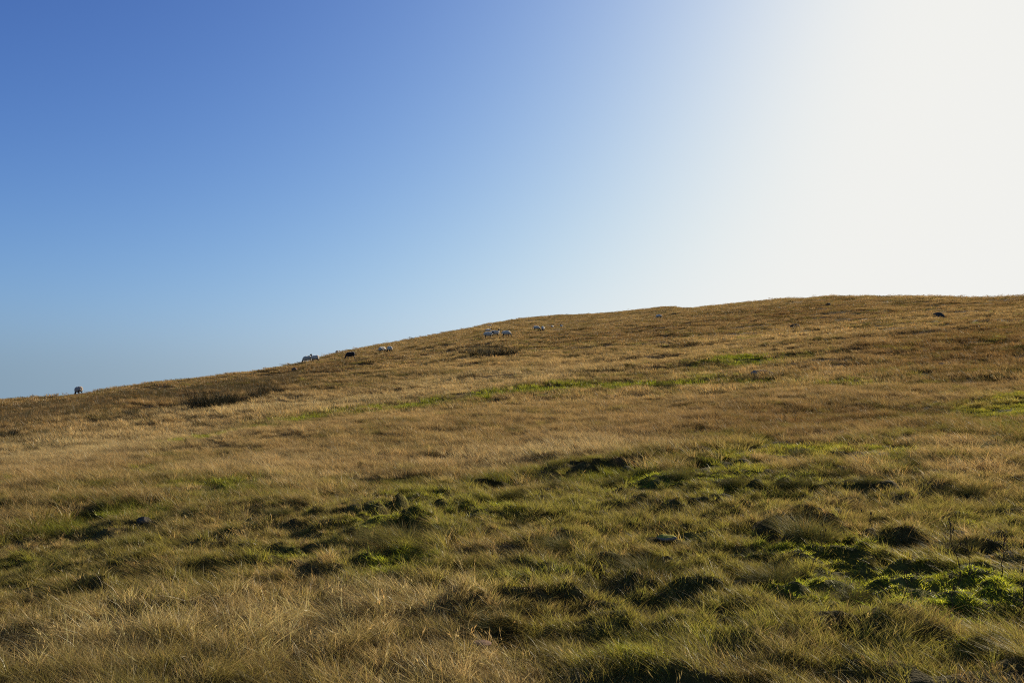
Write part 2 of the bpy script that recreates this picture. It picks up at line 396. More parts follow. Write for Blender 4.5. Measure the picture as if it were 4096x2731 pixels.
def disc_blades(n, spread, hmin, hmax, w, lean, curl, droop, seed, clump=0.5, wind=(0, 0), tufts=0, hue=.12, seg=3, tip=None, root=None):
    r = np.random.default_rng(seed)
    if tufts:
        tx = spread * np.sqrt(r.random(tufts)); ta = r.uniform(0, 2 * np.pi, tufts)
        k = r.integers(0, tufts, n); cx, cy = (tx * np.cos(ta))[k], (tx * np.sin(ta))[k]; rr = spread * 0.22
        tb = r.uniform(.65, 1.3, tufts)[k]
    else: cx = cy = 0.0; rr = spread; tb = 1.0
    rad = rr * np.sqrt(r.random(n)); th = r.uniform(0, 2 * np.pi, n)
    h = r.uniform(hmin, hmax, n) * tb
    o = th + r.normal(0, .8, n); ln = lean * (clump * rad / rr + np.abs(r.normal(0, .3, n)))
    wv = r.uniform(.4, 1.5, n)
    rx, ry = cx + rad * np.cos(th), cy + rad * np.sin(th)
    rz = np.zeros(n) if root is None else root(rx, ry)
    col = vary(n, r, hue)
    return blade_mesh(rx, ry, rz, h, ln * np.cos(o) + wind[0] * wv, ln * np.sin(o) + wind[1] * wv, r.uniform(.1, 1, n) * curl, r.uniform(.2, 1, n) * droop, w * r.uniform(.6, 1.3, n), col, None if tip is None else col * np.array(tip), seg, r)

# ------------------------------------------------------------------ stones first: grass keeps off them
STONES = []     # filled below: x, y, radius
def off_stones(x, y):
    k = np.ones(len(x), bool)
    for (sx, sy, sr) in STONES: k &= np.hypot(x - sx, y - sy) > sr
    return k
def ground_at(u, v):
    az, d = hit(u, v, height); x, y = d * math.sin(az), d * math.cos(az)
    return x, y, float(height(np.array([x]), np.array([y]))[0]), d, az
def stone_material(name, c1, c2, moss=0.0):
    m, n, l = node_mat(name)
    out = n.new('ShaderNodeOutputMaterial'); p = n.new('ShaderNodeBsdfPrincipled'); p.inputs['Roughness'].default_value = 0.95; p.inputs['Specular IOR Level'].default_value = 0.1
    tc = n.new('ShaderNodeTexCoord'); a = n.new('ShaderNodeTexNoise'); a.inputs['Scale'].default_value = 6.0; a.inputs['Detail'].default_value = 8
    l.new(tc.outputs['Object'], a.inputs['Vector'])
    r = n.new('ShaderNodeValToRGB'); r.color_ramp.elements[0].position = .35; r.color_ramp.elements[1].position = .68
    r.color_ramp.elements[0].color = (*c1, 1); r.color_ramp.elements[1].color = (*c2, 1); l.new(a.outputs['Fac'], r.inputs['Fac'])
    col = r.outputs['Color']
    if moss:
        g = n.new('ShaderNodeNewGeometry'); sx = n.new('ShaderNodeSeparateXYZ'); l.new(g.outputs['Normal'], sx.inputs[0])
        ad = n.new('ShaderNodeMath'); ad.operation = 'ADD'; l.new(sx.outputs['Z'], ad.inputs[0]); l.new(a.outputs['Fac'], ad.inputs[1])
        mr = n.new('ShaderNodeMapRange'); mr.inputs['From Min'].default_value = 1.25 - moss; mr.inputs['From Max'].default_value = 1.40 - moss; l.new(ad.outputs[0], mr.inputs['Value'])
        mx = n.new('ShaderNodeMix'); mx.data_type = 'RGBA'; l.new(mr.outputs[0], mx.inputs[0]); l.new(col, mx.inputs[6]); mx.inputs[7].default_value = (0.24, 0.22, 0.04, 1); col = mx.outputs[2]
    l.new(col, p.inputs['Base Color'])
    b = n.new('ShaderNodeBump'); b.inputs['Strength'].default_value = .6; b.inputs['Distance'].default_value = .03; l.new(a.outputs['Fac'], b.inputs['Height']); l.new(b.outputs['Normal'], p.inputs['Normal'])
    l.new(p.outputs[0], out.inputs['Surface']); return m
M_GREY = stone_material('grey_stone', (.09, .075, .06), (.24, .20, .16)); M_DARK = stone_material('dark_stone', (.03, .025, .018), (.085, .072, .055)); M_BROWN = stone_material('brown_stone', (.10, .06, .04), (.22, .14, .09))
M_MOSSY = stone_material('mossy_stone', (.06, .055, .05), (.22, .21, .19), 0.25)
def stone_mesh(seed, sx, sy, sz, mat):
    bm = bmesh.new(); bmesh.ops.create_icosphere(bm, subdivisions=4, radius=1.0)
    r = np.random.default_rng(seed); planes = [(Vector(r.normal(0, 1, 3)).normalized(), r.uniform(.62, .9)) for _ in range(9)]
    for v in bm.verts:
        for nrm, dd in planes:
            e = v.co.dot(nrm) - dd
            if e > 0: v.co -= nrm * e * .85
        k = 1 + .05 * float(vnoise(np.array([v.co.x * 3 + seed]), np.array([v.co.y * 3 + v.co.z * 2]), 71)[0])
        v.co = Vector((v.co.x * sx * k, v.co.y * sy * k, v.co.z * sz * k))
    for f in bm.faces: f.smooth = True
    me = bpy.data.meshes.new('stone'); bm.to_mesh(me); bm.free(); me.materials.append(mat); return me
STONE_LIST = [  # picture point of the base, half sizes in metres, sink, turn, material, label
    ('rock_slab', 1750, 861, (.44, .30, .12), .01, .2, M_GREY, 'flat pale grey rock slab lying in brown grass beside a green patch'),
    ('boulder', 2155, 731, (.62, .5, .42), .06, .1, M_DARK, 'largest dark domed boulder on the upper right slope'),
    ('boulder', 1826, 753, (.46, .4, .30), .05, -.3, M_DARK, 'low dark boulder midway up the slope above the grey slab'),
    ('boulder', 1902, 702, (.55, .45, .34), .05, .4, M_DARK, 'small dark boulder just below the rounded hill top'),
    ('stone', 2161, 843, (.17, .14, .11), .03, .0, M_GREY, 'small grey stone alone in rust coloured grass on the right'),
    ('stone', 677, 851, (.30, .25, .20), .05, .5, M_BROWN, 'small reddish brown stone below the pair of sheep on the left skyline'),
    ('stone', 331, 1196, (.08, .06, .045), .02, .3, M_DARK, 'dark half buried stone in the green grass at left'),
    ('stone', 1530, 1236, (.085, .065, .032), .012, -.2, M_MOSSY, 'pale stone capped with yellow moss right of centre in the foreground'),
    ('stone', 1105, 1480, (.06, .045, .02), .010, .2, M_BROWN, 'small brown stone in a dark grass hollow at the bottom centre')]
for i, (nm, u, v, (sx_, sy_, sz_), sink, rz, mt, lab) in enumerate(STONE_LIST):
    gx, gy, gz, d, az = ground_at(u, v)
    o = link(nm, stone_mesh(300 + i, sx_, sy_, sz_, mt), loc=(gx, gy, gz + sz_ * .55 - sink), rz=rz)
    tag(o, lab, 'stone' if nm == 'stone' else 'rock')
    STONES.append((gx, gy, min(sx_, sy_) * .75)); STONES.append((gx - gx / d * sy_, gy - gy / d * sy_, sx_ * .55))

# ------------------------------------------------------------------ near grass: every blade its own
WIND = np.array([-0.22, -0.05])
def near_grass(d0, d1, density, nblade, azlim=39, wide=1.0, seg=3):
    az = math.radians(azlim); n = int(az * (d1 ** 2 - d0 ** 2) * density)
    d = np.sqrt(rng.uniform(d0 ** 2, d1 ** 2, n)); a = rng.uniform(-az, az, n); x, y = d * np.sin(a), d * np.cos(a)
    k = off_stones(x, y) & (rng.random(n) < np.maximum(.45, .78 + 1.1 * fbm(x / .34, y / .26, 95, 2))); x, y = x[k], y[k]; n = len(x)
    G, R, M, g, st = zones(x, y)
    turf = np.clip(g * 1.15 + M - 0.1, 0, 1)
    r1, r2, r3, r4 = rng.random(n), rng.random(n), rng.random(n), rng.random(n)
    # kinds: 0 fine dry, 1 thatch, 2 olive long, 3 short green, 4 moss, 5 seed stalks
    kind = np.zeros(n, int)
    isg = r3 < G
    kind[isg] = 2; kind[isg & (turf > .35 + .35 * r1)] = 3
    kind[~isg & (r4 < .26)] = 1; kind[~isg & (r4 > .93)] = 5
    kind[~isg & (turf > .5) & (r4 < .55)] = 1
    kind[~isg & (r4 > .26) & (r4 < .33)] = 7
    kind[(M > .3 + .3 * r1)] = 4
    tus = rng.random(n) < .04 + .06 * rough_b(x, y); kind[tus] = 6
    kind[(kind == 0) & (rng.random(n) < .25)] = 2
    hs = 0.72 + 0.5 * (vnoise(x / 0.9, y / 0.9, 61) * .6 + .4 * vnoise(x / .3, y / .3, 62)) + 0.55 * st
    hs = np.clip(hs * .80, .25, 1.35) * np.where(turf > .5, .75, 1.0)
    dirx = WIND[0] * (.7 + .6 * vnoise(x / 1.3, y / 1.3, 63)) + .45 * vnoise(x / .4, y / .4, 64)
    diry = WIND[1] + .45 * vnoise(x / .45, y / .45, 65)
    Gt = np.where(isg, np.clip(G * .55 + .55, 0, 1), G * .35)
    tint = tint_of(Gt, R, M, g, st, r1, r2)
    tint = tint * np.where(isg, 1.22 + .35 * np.clip(g, 0, 1), 1.32)[:, None]
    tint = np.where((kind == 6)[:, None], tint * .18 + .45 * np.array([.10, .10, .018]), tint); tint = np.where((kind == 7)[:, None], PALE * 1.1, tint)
    out = {'dry': [], 'green': []}
    P = {0: ('dry', 1.0, .040, (.07, .21), .0032, .65, 1.0, .34, None), 1: ('dry', .8, .05, (.06, .16), .0036, 1.6, .8, .78, None), 2: ('green', .95, .036, (.07, .215), .0034, .62, 1.0, .32, 'dry'),
         3: ('green', 1.1, .05, (.035, .125), .0050, .95, .8, .34, None), 4: ('green', .9, .05, (.015, .05), .0062, .9, .4, .25, None), 5: ('dry', .16, .05, (.17, .33), .0020, .5, .7, .15, None),
         6: ('green', 2.4, .075, (.09, .20), .0034, .75, .8, .3, 'dry'), 7: ('dry', .14, .05, (.12, .24), .0042, 1.4, 1.2, .6, None)}
    for kd, (grp, nb, spr, (h0, h1), w, lean, curl, droop, tp) in P.items():
        s = np.nonzero(kind == kd)[0]
        if not len(s): continue
        m = max(3, int(nblade * nb)); q = np.repeat(s, m); N = len(q)
        th = rng.uniform(0, 2 * np.pi, N); rr = np.sqrt(rng.random(N)); sp = spr * rng.uniform(.6, 1.5, len(s)).repeat(m)
        bx, by = x[q] + sp * rr * np.cos(th), y[q] + sp * rr * np.sin(th)
        bz = height(bx, by)
        h = rng.uniform(h0, h1, N) * hs[q] * rng.uniform(.75, 1.2, len(s)).repeat(m)
        o = th + rng.normal(0, .9, N); ln = lean * (.7 * rr + np.abs(rng.normal(0, .3, N)))
        wv = rng.uniform(.4, 1.5, N) * (.45 if kd in (3, 4, 1) else 1.0)
        col = tint[q] * vary(N, rng, .10, .7, 1.3)
        tip = None
        if tp: wt = rng.uniform(.15, .75, N)[:, None]; tip = col * (1 - wt) + wt * STRAW * rng.uniform(.5, 1.1, N)[:, None]
        arr = blade_mesh(bx, by, bz, h, ln * np.cos(o) + dirx[q] * wv, ln * np.sin(o) + diry[q] * wv, rng.uniform(.1, 1, N) * curl, rng.uniform(.2, 1, N) * droop, w * wide * rng.uniform(.6, 1.3, N), np.clip(col, .004, .7), None if tip is None else np.clip(tip, .004, .7), seg)
        out[grp].append(arr)
        if kd == 5:                                     # loose seed heads on the stalks
            V = arr[0].reshape(N, 2 * seg + 1, 3); p1 = V[:, -1]; p0 = (V[:, -3] + V[:, -2]) / 2
            for _ in range(5):
                b0 = p0 + (p1 - p0) * rng.uniform(.2, 1, (N, 1)); dv = (p1 - p0) / np.maximum(np.linalg.norm(p1 - p0, axis=1)[:, None], 1e-6)
                tp_ = b0 + dv * rng.uniform(.018, .04, (N, 1)) + rng.normal(0, .007, (N, 3)); sd = rng.normal(0, .0022, (N, 3))
                v = np.stack([b0, (b0 + tp_) / 2 + sd, tp_], 1).reshape(-1, 3)
                out['dry'].append((v, np.arange(3 * N).reshape(N, 3), np.repeat(np.clip(col * .85, .004, .7), 3, 0)))
    return out
n1 = near_grass(2.5, 5.4, 520, 30, wide=.8); n2 = near_grass(5.4, 10.5, 320, 32, wide=1.1, seg=2)
MAT_NEAR = blade_material('near_grass_blade', 'VERTEX', 0.60, 0.018, 0.38)
V, Fc, C = join(n1['dry'] + n2['dry']); print('near dry', len(Fc))
tag(link('near_dry_grass', set_mesh('near_dry_grass', V, Fc, 3, MAT_NEAR, {'tint': C})), 'tangled straw coloured grass in the foreground', 'grass', kind='stuff')
V, Fc, C = join(n1['green'] + n2['green']); print('near green', len(Fc))
tag(link('near_green_grass', set_mesh('near_green_grass', V, Fc, 3, MAT_NEAR, {'tint': C})), 'short green grass and moss in the foreground', 'grass', kind='stuff')

# ------------------------------------------------------------------ grass further off: patches of blades
proto_col = bpy.data.collections.new('patch_shapes')
PROTO = []
def proto(arr):
    V, Fc, C = arr
    me = set_mesh('patch', V, Fc, 3, MAT_BLADE, {'blade': C})
    o = bpy.data.objects.new('patch_%02d' % len(PROTO), me); proto_col.objects.link(o); PROTO.append(o)
    return len(PROTO) - 1
W2 = (-.22, -.05)
MID = [proto(disc_blades(300, .22, .07, .19, .0042, .65, .9, .35, 200 + i, .7, W2, 11)) for i in range(4)]
MIDG = [proto(disc_blades(260, .22, .03, .09, .0060, .7, .6, .3, 210 + i, .7, (-.1, 0), 8)) for i in range(3)]
MF = [proto(disc_blades(320, .42, .07, .18, .009, .55, .8, .3, 220 + i, .6, W2, 18)) for i in range(4)]
MFG = [proto(disc_blades(240, .42, .05, .14, .014, .6, .6, .25, 230 + i, .6, (-.1, 0), 12)) for i in range(2)]
FAR = [proto(disc_blades(280, .85, .07, .19, .022, .5, .6, .25, 240 + i, .4, W2, 16)) for i in range(4)]
VFAR = [proto(disc_blades(320, 1.7, .07, .18, .05, .5, .6, .25, 250 + i, .4, W2, 26)) for i in range(4)]
RUSHP = [proto(disc_blades(60, .22, .40, .75, .009, .30, .4, .1, 260 + i, .7, (-.10, 0), 0, .2)) for i in range(2)]

def scatter(d0, d1, density, azlim=42):
    az = math.radians(azlim); n = int(az * (d1 ** 2 - d0 ** 2) * density)
    d = np.sqrt(rng.uniform(d0 ** 2, d1 ** 2, n)); a = rng.uniform(-az, az, n)
    return d * np.sin(a), d * np.cos(a)
RUN = np.maximum.accumulate(T, axis=1)
def seen(x, y, margin):
    d = np.hypot(x, y); az = np.arctan2(x, y)
    i = np.clip(np.round((az - AZ[0]) / (AZ[1] - AZ[0])).astype(int), 0, len(AZ) - 1)
    j = np.clip(((np.log(d) - LD[0]) / (LD[1] - LD[0])).astype(int), 0, len(LD) - 1)
    return (RUN[i, j] - T[i, j]) * d < margin
PT = {'dry': [], 'green': []}
def add_pts(which, x, y, tint, ids, lo, hi, tilt=0.10):
    n = len(x)
    if n == 0: return
    pid = np.asarray(ids)[rng.integers(0, len(ids), n)]
    rot = np.stack([rng.normal(0, tilt, n), rng.normal(0, tilt, n), rng.normal(0, 0.7, n)], 1)
    s = rng.uniform(lo, hi, n) * (1 + .3 * vnoise(x / .8, y / .8, 41))
    PT[which].append((np.stack([x, y, height(x, y)], 1), rot, s, pid, tint))
def zone_scatter(d0, d1, dens, dry_ids, low_ids):
    x, y = scatter(d0, d1, dens)
    k = seen(x, y, 1.6) & off_stones(x, y); x, y = x[k], y[k]
    G, R, M, g, st = zones(x, y)
    r1, r2, r3 = rng.random(len(x)), rng.random(len(x)), rng.random(len(x))
    isg = r3 < G
    tint = tint_of(np.where(isg, np.clip(G * .55 + .5, 0, 1), G * .4), R, M, g, st, r1, r2)
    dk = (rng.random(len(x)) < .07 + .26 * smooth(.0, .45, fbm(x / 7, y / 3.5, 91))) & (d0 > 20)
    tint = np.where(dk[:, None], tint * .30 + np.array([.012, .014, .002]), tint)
    low = np.clip(g * 1.1 + M, 0, 1) > .4 + .25 * r1
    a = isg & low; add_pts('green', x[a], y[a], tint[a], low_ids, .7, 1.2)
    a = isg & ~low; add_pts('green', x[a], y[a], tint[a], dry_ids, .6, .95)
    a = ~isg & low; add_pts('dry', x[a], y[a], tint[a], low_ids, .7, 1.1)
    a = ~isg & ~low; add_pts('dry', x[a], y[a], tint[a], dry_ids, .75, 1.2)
zone_scatter(10.5, 24, 26, MID, MIDG)
zone_scatter(24, 60, 8.0, MF, MFG)
zone_scatter(60, 140, 2.0, FAR, FAR)
zone_scatter(140, 430, .55, VFAR, VFAR)
# brown rush beds on the left shoulder of the hill
rush_b = Blobs([(120, 945, 130, 16, 1.0), (20, 985, 60, 10, 1.0), (350, 915, 120, 12, 1.0), (560, 895, 110, 10, 1.0), (660, 868, 90, 9, .9), (780, 850, 80, 6, .6), (1110, 803, 60, 8, 1.0), (1190, 797, 40, 6, .7)])
x, y = scatter(22, 90, 5)
k = (rush_b(x, y) + 0.35 * fbm(x / 3, y / 3, 51)) > 0.42 + 0.45 * rng.random(len(x)); x, y = x[k], y[k]
r2 = rng.random(len(x))[:, None]
add_pts('dry', x, y, np.array([0.105, 0.065, 0.028]) * (1 - r2) + np.array([0.055, 0.05, 0.018]) * r2, RUSHP, .35, .7, .10)

def instancer(name, chunks):
    P = np.concatenate([c[0] for c in chunks]); Ro = np.concatenate([c[1] for c in chunks]); S = np.concatenate([c[2] for c in chunks])
    I = np.concatenate([c[3] for c in chunks]); C = np.concatenate([c[4] for c in chunks])
    n = len(P); me = bpy.data.meshes.new(name); me.vertices.add(n); me.vertices.foreach_set('co', P.astype(np.float32).ravel())
    a = me.attributes.new('rot', 'FLOAT_VECTOR', 'POINT'); a.data.foreach_set('vector', Ro.astype(np.float32).ravel())
    a = me.attributes.new('size', 'FLOAT', 'POINT'); a.data.foreach_set('value', S.astype(np.float32))
    a = me.attributes.new('shape', 'INT', 'POINT'); a.data.foreach_set('value', I.astype(np.int32))
    a = me.attributes.new('tint', 'FLOAT_COLOR', 'POINT'); c4 = np.ones((n, 4), np.float32); c4[:, :3] = np.clip(C, .005, .8); a.data.foreach_set('color', c4.ravel())
    o = link(name, me)
    ng = bpy.data.node_groups.new(name + '_nodes', 'GeometryNodeTree')
    ng.interface.new_socket('Geometry', in_out='INPUT', socket_type='NodeSocketGeometry')
    ng.interface.new_socket('Geometry', in_out='OUTPUT', socket_type='NodeSocketGeometry')
    N, L = ng.nodes, ng.links
    gi, go = N.new('NodeGroupInput'), N.new('NodeGroupOutput')
    ci = N.new('GeometryNodeCollectionInfo'); ci.inputs['Collection'].default_value = proto_col
    ci.inputs['Separate Children'].default_value = True; ci.inputs['Reset Children'].default_value = True
    ip = N.new('GeometryNodeInstanceOnPoints'); ip.inputs['Pick Instance'].default_value = True
    def attr(nm, ty):
        k = N.new('GeometryNodeInputNamedAttribute'); k.data_type = ty; k.inputs['Name'].default_value = nm; return k.outputs['Attribute']
    e2r = N.new('FunctionNodeEulerToRotation'); L.new(attr('rot', 'FLOAT_VECTOR'), e2r.inputs[0])
    L.new(gi.outputs[0], ip.inputs['Points']); L.new(ci.outputs[0], ip.inputs['Instance'])
    L.new(attr('shape', 'INT'), ip.inputs['Instance Index']); L.new(e2r.outputs[0], ip.inputs['Rotation']); L.new(attr('size', 'FLOAT'), ip.inputs['Scale'])
    L.new(ip.outputs[0], go.inputs[0])
    md = o.modifiers.new('patches', 'NODES'); md.node_group = ng
    print(name, n)
    return o
tag(instancer('dry_grass', PT['dry']), 'straw and rust coloured dry moor grass over the hillside', 'grass', kind='stuff')
tag(instancer('green_grass', PT['green']), 'green turf and olive grass between the dry grass further up the hill', 'grass', kind='stuff')

# ------------------------------------------------------------------ sheep
def plain(name, c, rough=.9, noise=.25, scale=9.0, sub=0.0):
    m, n, l = node_mat(name)
    out = n.new('ShaderNodeOutputMaterial'); p = n.new('ShaderNodeBsdfPrincipled'); p.inputs['Roughness'].default_value = rough; p.inputs['Specular IOR Level'].default_value = .15
    if sub: p.inputs['Sheen Weight'].default_value = sub; p.inputs['Sheen Roughness'].default_value = .5
    tc = n.new('ShaderNodeTexCoord'); a = n.new('ShaderNodeTexNoise'); a.inputs['Scale'].default_value = scale; a.inputs['Detail'].default_value = 5; l.new(tc.outputs['Object'], a.inputs['Vector'])
    r = n.new('ShaderNodeValToRGB'); r.color_ramp.elements[0].position = .3; r.color_ramp.elements[1].position = .7
    r.color_ramp.elements[0].color = (*[k * (1 - noise) for k in c], 1); r.color_ramp.elements[1].color = (*[min(1, k * (1 + noise * .5)) for k in c], 1)
    l.new(a.outputs['Fac'], r.inputs['Fac']); l.new(r.outputs['Color'], p.inputs['Base Color'])
    b = n.new('ShaderNodeBump'); b.inputs['Strength'].default_value = .5; b.inputs['Distance'].default_value = .02; l.new(a.outputs['Fac'], b.inputs['Height']); l.new(b.outputs['Normal'], p.inputs['Normal'])
    l.new(p.outputs[0], out.inputs['Surface']); return m
M_WOOL = plain('white_fleece', (.52, .44, .32), .95, .3, 22, .5); M_FACE = plain('black_face', (.022, .018, .016), .7); M_SHADE_WOOL = plain('shade_painted_fleece', (.34, .27, .21), .95, .3, 22, .3); M_BWOOL = plain('black_fleece', (.022, .016, .013), .9, .3, 22, .2)  # the brownish grey fleece is white wool with shade painted into its colour
def skin_mesh(name, pts, edges, mat, levels=2, lump=0.0):
    me = bpy.data.meshes.new(name); me.from_pydata([p[:3] for p in pts], edges, [])
    o = bpy.data.objects.new(name, me); sc.collection.objects.link(o)
    sk = o.modifiers.new('skin', 'SKIN'); sk.use_smooth_shade = True
    for v, p in zip(me.skin_vertices[0].data, pts): v.radius = (p[3], p[4] if len(p) > 4 else p[3])
    me.skin_vertices[0].data[0].use_root = True
    ss = o.modifiers.new('sub', 'SUBSURF'); ss.levels = ss.render_levels = levels
    bpy.context.view_layer.update()
    ev = o.evaluated_get(bpy.context.evaluated_depsgraph_get()); out = bpy.data.meshes.new_from_object(ev)
    bpy.data.objects.remove(o); bpy.data.meshes.remove(me)
    out.name = name; out.materials.clear(); out.materials.append(mat)
    if lump:
        co = np.zeros(len(out.vertices) * 3); out.vertices.foreach_get('co', co); co = co.reshape(-1, 3); no = np.zeros_like(co).ravel(); out.vertices.foreach_get('normal', no); no = no.reshape(-1, 3)
        co = co + no * (lump * (vnoise(co[:, 0] * 9 + co[:, 2] * 5, co[:, 1] * 9 - co[:, 2] * 7, 81)))[:, None]; out.vertices.foreach_set('co', co.astype(np.float32).ravel()); out.update()
    for p in out.polygons: p.use_smooth = True
    return out
def sheep_meshes(pose, wool, face):
    lie = .26 if pose == 'lie' else 0.0; z = lambda v: v - lie
    head = {'graze': [(.46, 0, .50, .11), (.58, 0, .32, .085), (.66, 0, .17, .075), (.71, 0, .06, .045)],
            'stand': [(.46, 0, .66, .11), (.57, 0, .74, .085), (.66, 0, .76, .085), (.82, 0, .66, .05)],
            'alert': [(.42, 0, .72, .11), (.46, 0, .88, .085), (.50, .02, .96, .085), (.64, .10, .90, .05)],
            'lie': [(.44, 0, .62 - .26, .11), (.52, 0, .76 - .26, .085), (.58, 0, .82 - .26, .085), (.73, 0, .75 - .26, .05)]}[pose]
    P = [(-.36, 0, z(.54), .17), (-.02, 0, z(.53), .19), (.30, 0, z(.54), .17)] + head                     # 0..6
    E = [(0, 1), (1, 2), (2, 3), (3, 4), (4, 5), (5, 6)]
    hx, hy, hz = head[2][:3]
    for s in (-1, 1):                                                                                      # ears
        k = len(P); P += [(hx - .03, hy + s * .08, hz + .05, .03), (hx - .05, hy + s * .16, hz + .03, .018)]; E += [(5, k), (k, k + 1)]
    for s in (-1, 1):
        k = len(P)
        if pose == 'lie': P += [(.30, s * .14, .14, .06), (.44, s * .15, .06, .035), (.26, s * .17, .04, .03)]
        else: P += [(.30, s * .12, .36, .065), (.31, s * .12, .20, .038), (.29, s * .12, .03, .034)]
        E += [(2, k), (k, k + 1), (k + 1, k + 2)]
        k = len(P)
        if pose == 'lie': P += [(-.36, s * .16, .16, .09), (-.16, s * .20, .09, .045), (-.38, s * .20, .04, .03)]; E += [(0, k), (k, k + 1), (k + 1, k + 2)]
        else: P += [(-.34, s * .13, .38, .095), (-.31, s * .13, .30, .06), (-.42, s * .13, .21, .038), (-.39, s * .13, .03, .034)]; E += [(0, k), (k, k + 1), (k + 1, k + 2), (k + 2, k + 3)]
    body = skin_mesh('sheep_body', P, E, face, 2)
    nk = head[0]; n2 = head[1]; f = .75 if pose in ('graze',) else .55
    Fp = [(-.54, 0, z(.56), .15, .17), (-.38, 0, z(.57), .27, .27), (-.10, 0, z(.555), .31, .30), (.16, 0, z(.56), .30, .29), (.34, 0, z(.575), .24, .25), (nk[0], nk[1], nk[2] + .02, .16, .16), (nk[0] + (n2[0] - nk[0]) * f, n2[1], nk[2] + (n2[2] - nk[2]) * f, .115, .12)]
    fleece = skin_mesh('sheep_fleece', Fp, [(i, i + 1) for i in range(6)], wool, 3, .022)
    tail = skin_mesh('sheep_tail', [(-.58, 0, z(.62), .05), (-.63, 0, z(.52), .045), (-.64, 0, z(.40), .03)], [(0, 1), (1, 2)], wool, 1)
    return body, fleece, tail
SM = {}
def sheep(u, v, pose, rz, label, black=False, top=None, dmin=0, size=1.0, group='sheep on the hillside'):
    key = (pose, black)
    if key not in SM: SM[key] = sheep_meshes(pose, M_BWOOL if black else M_WOOL, M_FACE)
    if top is None: x, y, z, d, az = ground_at(u, v)
    else:
        az, t = pix_dir(u, top); d = np.linspace(dmin, dmin * 2.5, 1500); x, y = d * math.sin(az), d * math.cos(az); z = height(x, y)
        k = np.nonzero((z + .86 * size - EYE) / d <= t)[0]; k = k[0] if len(k) else 0
        x, y, z, d = float(x[k]), float(y[k]), float(z[k]), float(d[k])
    body, fleece, tail = SM[key]
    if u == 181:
        fleece = fleece.copy(); fleece.materials[0] = M_SHADE_WOOL; tail = tail.copy(); tail.materials[0] = M_SHADE_WOOL  # far-left sheep: darker wool colour stands in for its shaded side
    o = link('sheep', body, loc=(x, y, z), rz=rz); o.scale = (size,) * 3
    # stand square to the slope along the body
    e = .35; c, s_ = math.cos(rz), math.sin(rz)
    hh = height(np.array([x + e * c, x - e * c]), np.array([y + e * s_, y - e * s_])); o.rotation_euler.y = -math.atan2(float(hh[0] - hh[1]), 2 * e) * .8
    o.location.z = float(hh.mean()) + .10
    fl = link('fleece', fleece, o); tl = link('tail', tail, o)
    tag(o, label, 'sheep', group)
    print('sheep', u, round(d, 1))
    return o
PI = math.pi
sheep(181, 0, 'graze', 2.5, 'lone sheep at far left, shade painted into its fleece, with only its back showing above the skyline', top=889, dmin=88)
sheep(444, 0, 'lie', 3.0, 'sheep hidden behind the left skyline, a sliver of back showing', top=865.5, dmin=105)
sheep(707, 835, 'graze', PI + .15, 'white sheep grazing leftwards, left one of the pair on the left skyline')
sheep(724, 833.5, 'alert', PI - .25, 'white sheep with raised dark head, right one of the pair on the left skyline')
sheep(806, 826, 'graze', PI + .1, 'black sheep grazing leftwards, the only all black one', True)
sheep(774, 0, 'stand', 2.0, 'tiny pale sheep standing on the skyline above the black sheep', top=805, dmin=170)
sheep(879, 811, 'graze', .75, 'white sheep with dark tail end, left one of two grazing right of the black sheep')
sheep(894.5, 810, 'graze', 2.2, 'rounded white sheep seen end on, right one of two grazing right of the black sheep')
sheep(1122, 778, 'stand', .05, 'white sheep standing side on with dark head right, nearest above the rush clump')
sheep(1138, 774.5, 'alert', .1, 'white sheep with head held high, standing behind the nearest one above the rush clump')
sheep(1163, 776.5, 'graze', -.1, 'white sheep grazing rightwards, right of the two standing close together above the rushes')
sheep(1122, 764, 'lie', .4, 'small white sheep lying down behind the trio above the rush clump')
sheep(1125, 0, 'graze', .15, 'grey shadowed sheep grazing on the skyline above the trio', top=736, dmin=250, size=1.15)
sheep(1232, 761.5, 'graze', -.1, 'white sheep grazing rightwards beside one that faces the camera')
sheep(1247, 762, 'graze', -PI / 2, 'white sheep facing the camera with dark face down in the grass')
sheep(1268.5, 752.5, 'lie', .9, 'small white sheep lying, left one of two dots beyond the sheep facing the camera')
sheep(1289.5, 752, 'lie', 2.2, 'small white sheep lying, right one of two dots beyond the sheep facing the camera')
sheep(1514, 733.5, 'graze', .1, 'white sheep alone far right below the dark shrub')

# ------------------------------------------------------------------ rushes, tussocks, stalks, shrubs
def plant(name, arr): return set_mesh(name, arr[0], arr[1], 3, MAT_PLANT, {'blade': arr[2]})
RUSH = [plant('rush', disc_blades(420, .34, .45, .85, .0075, .42, .35, .10, 400 + i, .9, (-.06, 0), 0, .25, 3, (1.4, 1.05, .7))) for i in range(3)]
RUSHES = [(432, 940, .8, 0), (462, 942, 1.0, 0), (492, 940, 1.0, 0), (520, 936, 1.05, 0), (548, 930, .95, 0), (590, 918, .9, 0), (612, 912, .8, 0), (310, 958, .6, 1), (408, 940, .6, 0),
          (1062, 815, .8, 2), (1090, 818, 1.0, 2), (1115, 820, 1.15, 2), (1138, 821, 1.2, 2), (1160, 818, 1.1, 2), (1185, 813, .9, 2), (1205, 806, .7, 2), (12, 1008, .6, 3), (42, 1002, .55, 3), (640, 905, .7, 0)]
ORD = [w + ' from left of the ' for w in 'first second third fourth fifth sixth seventh eighth ninth tenth eleventh twelfth thirteenth fourteenth fifteenth sixteenth'.split()]
RL = ['dark rush clumps in the thick row at left', 'small dark rush clump alone left of the thick rush row', 'dark rush clumps in the hollow below the grazing trio', 'dark rush clumps at the left edge of the hillside']
RG = ['rushes at left', 'single rush', 'rushes below the trio', 'rushes at left edge']
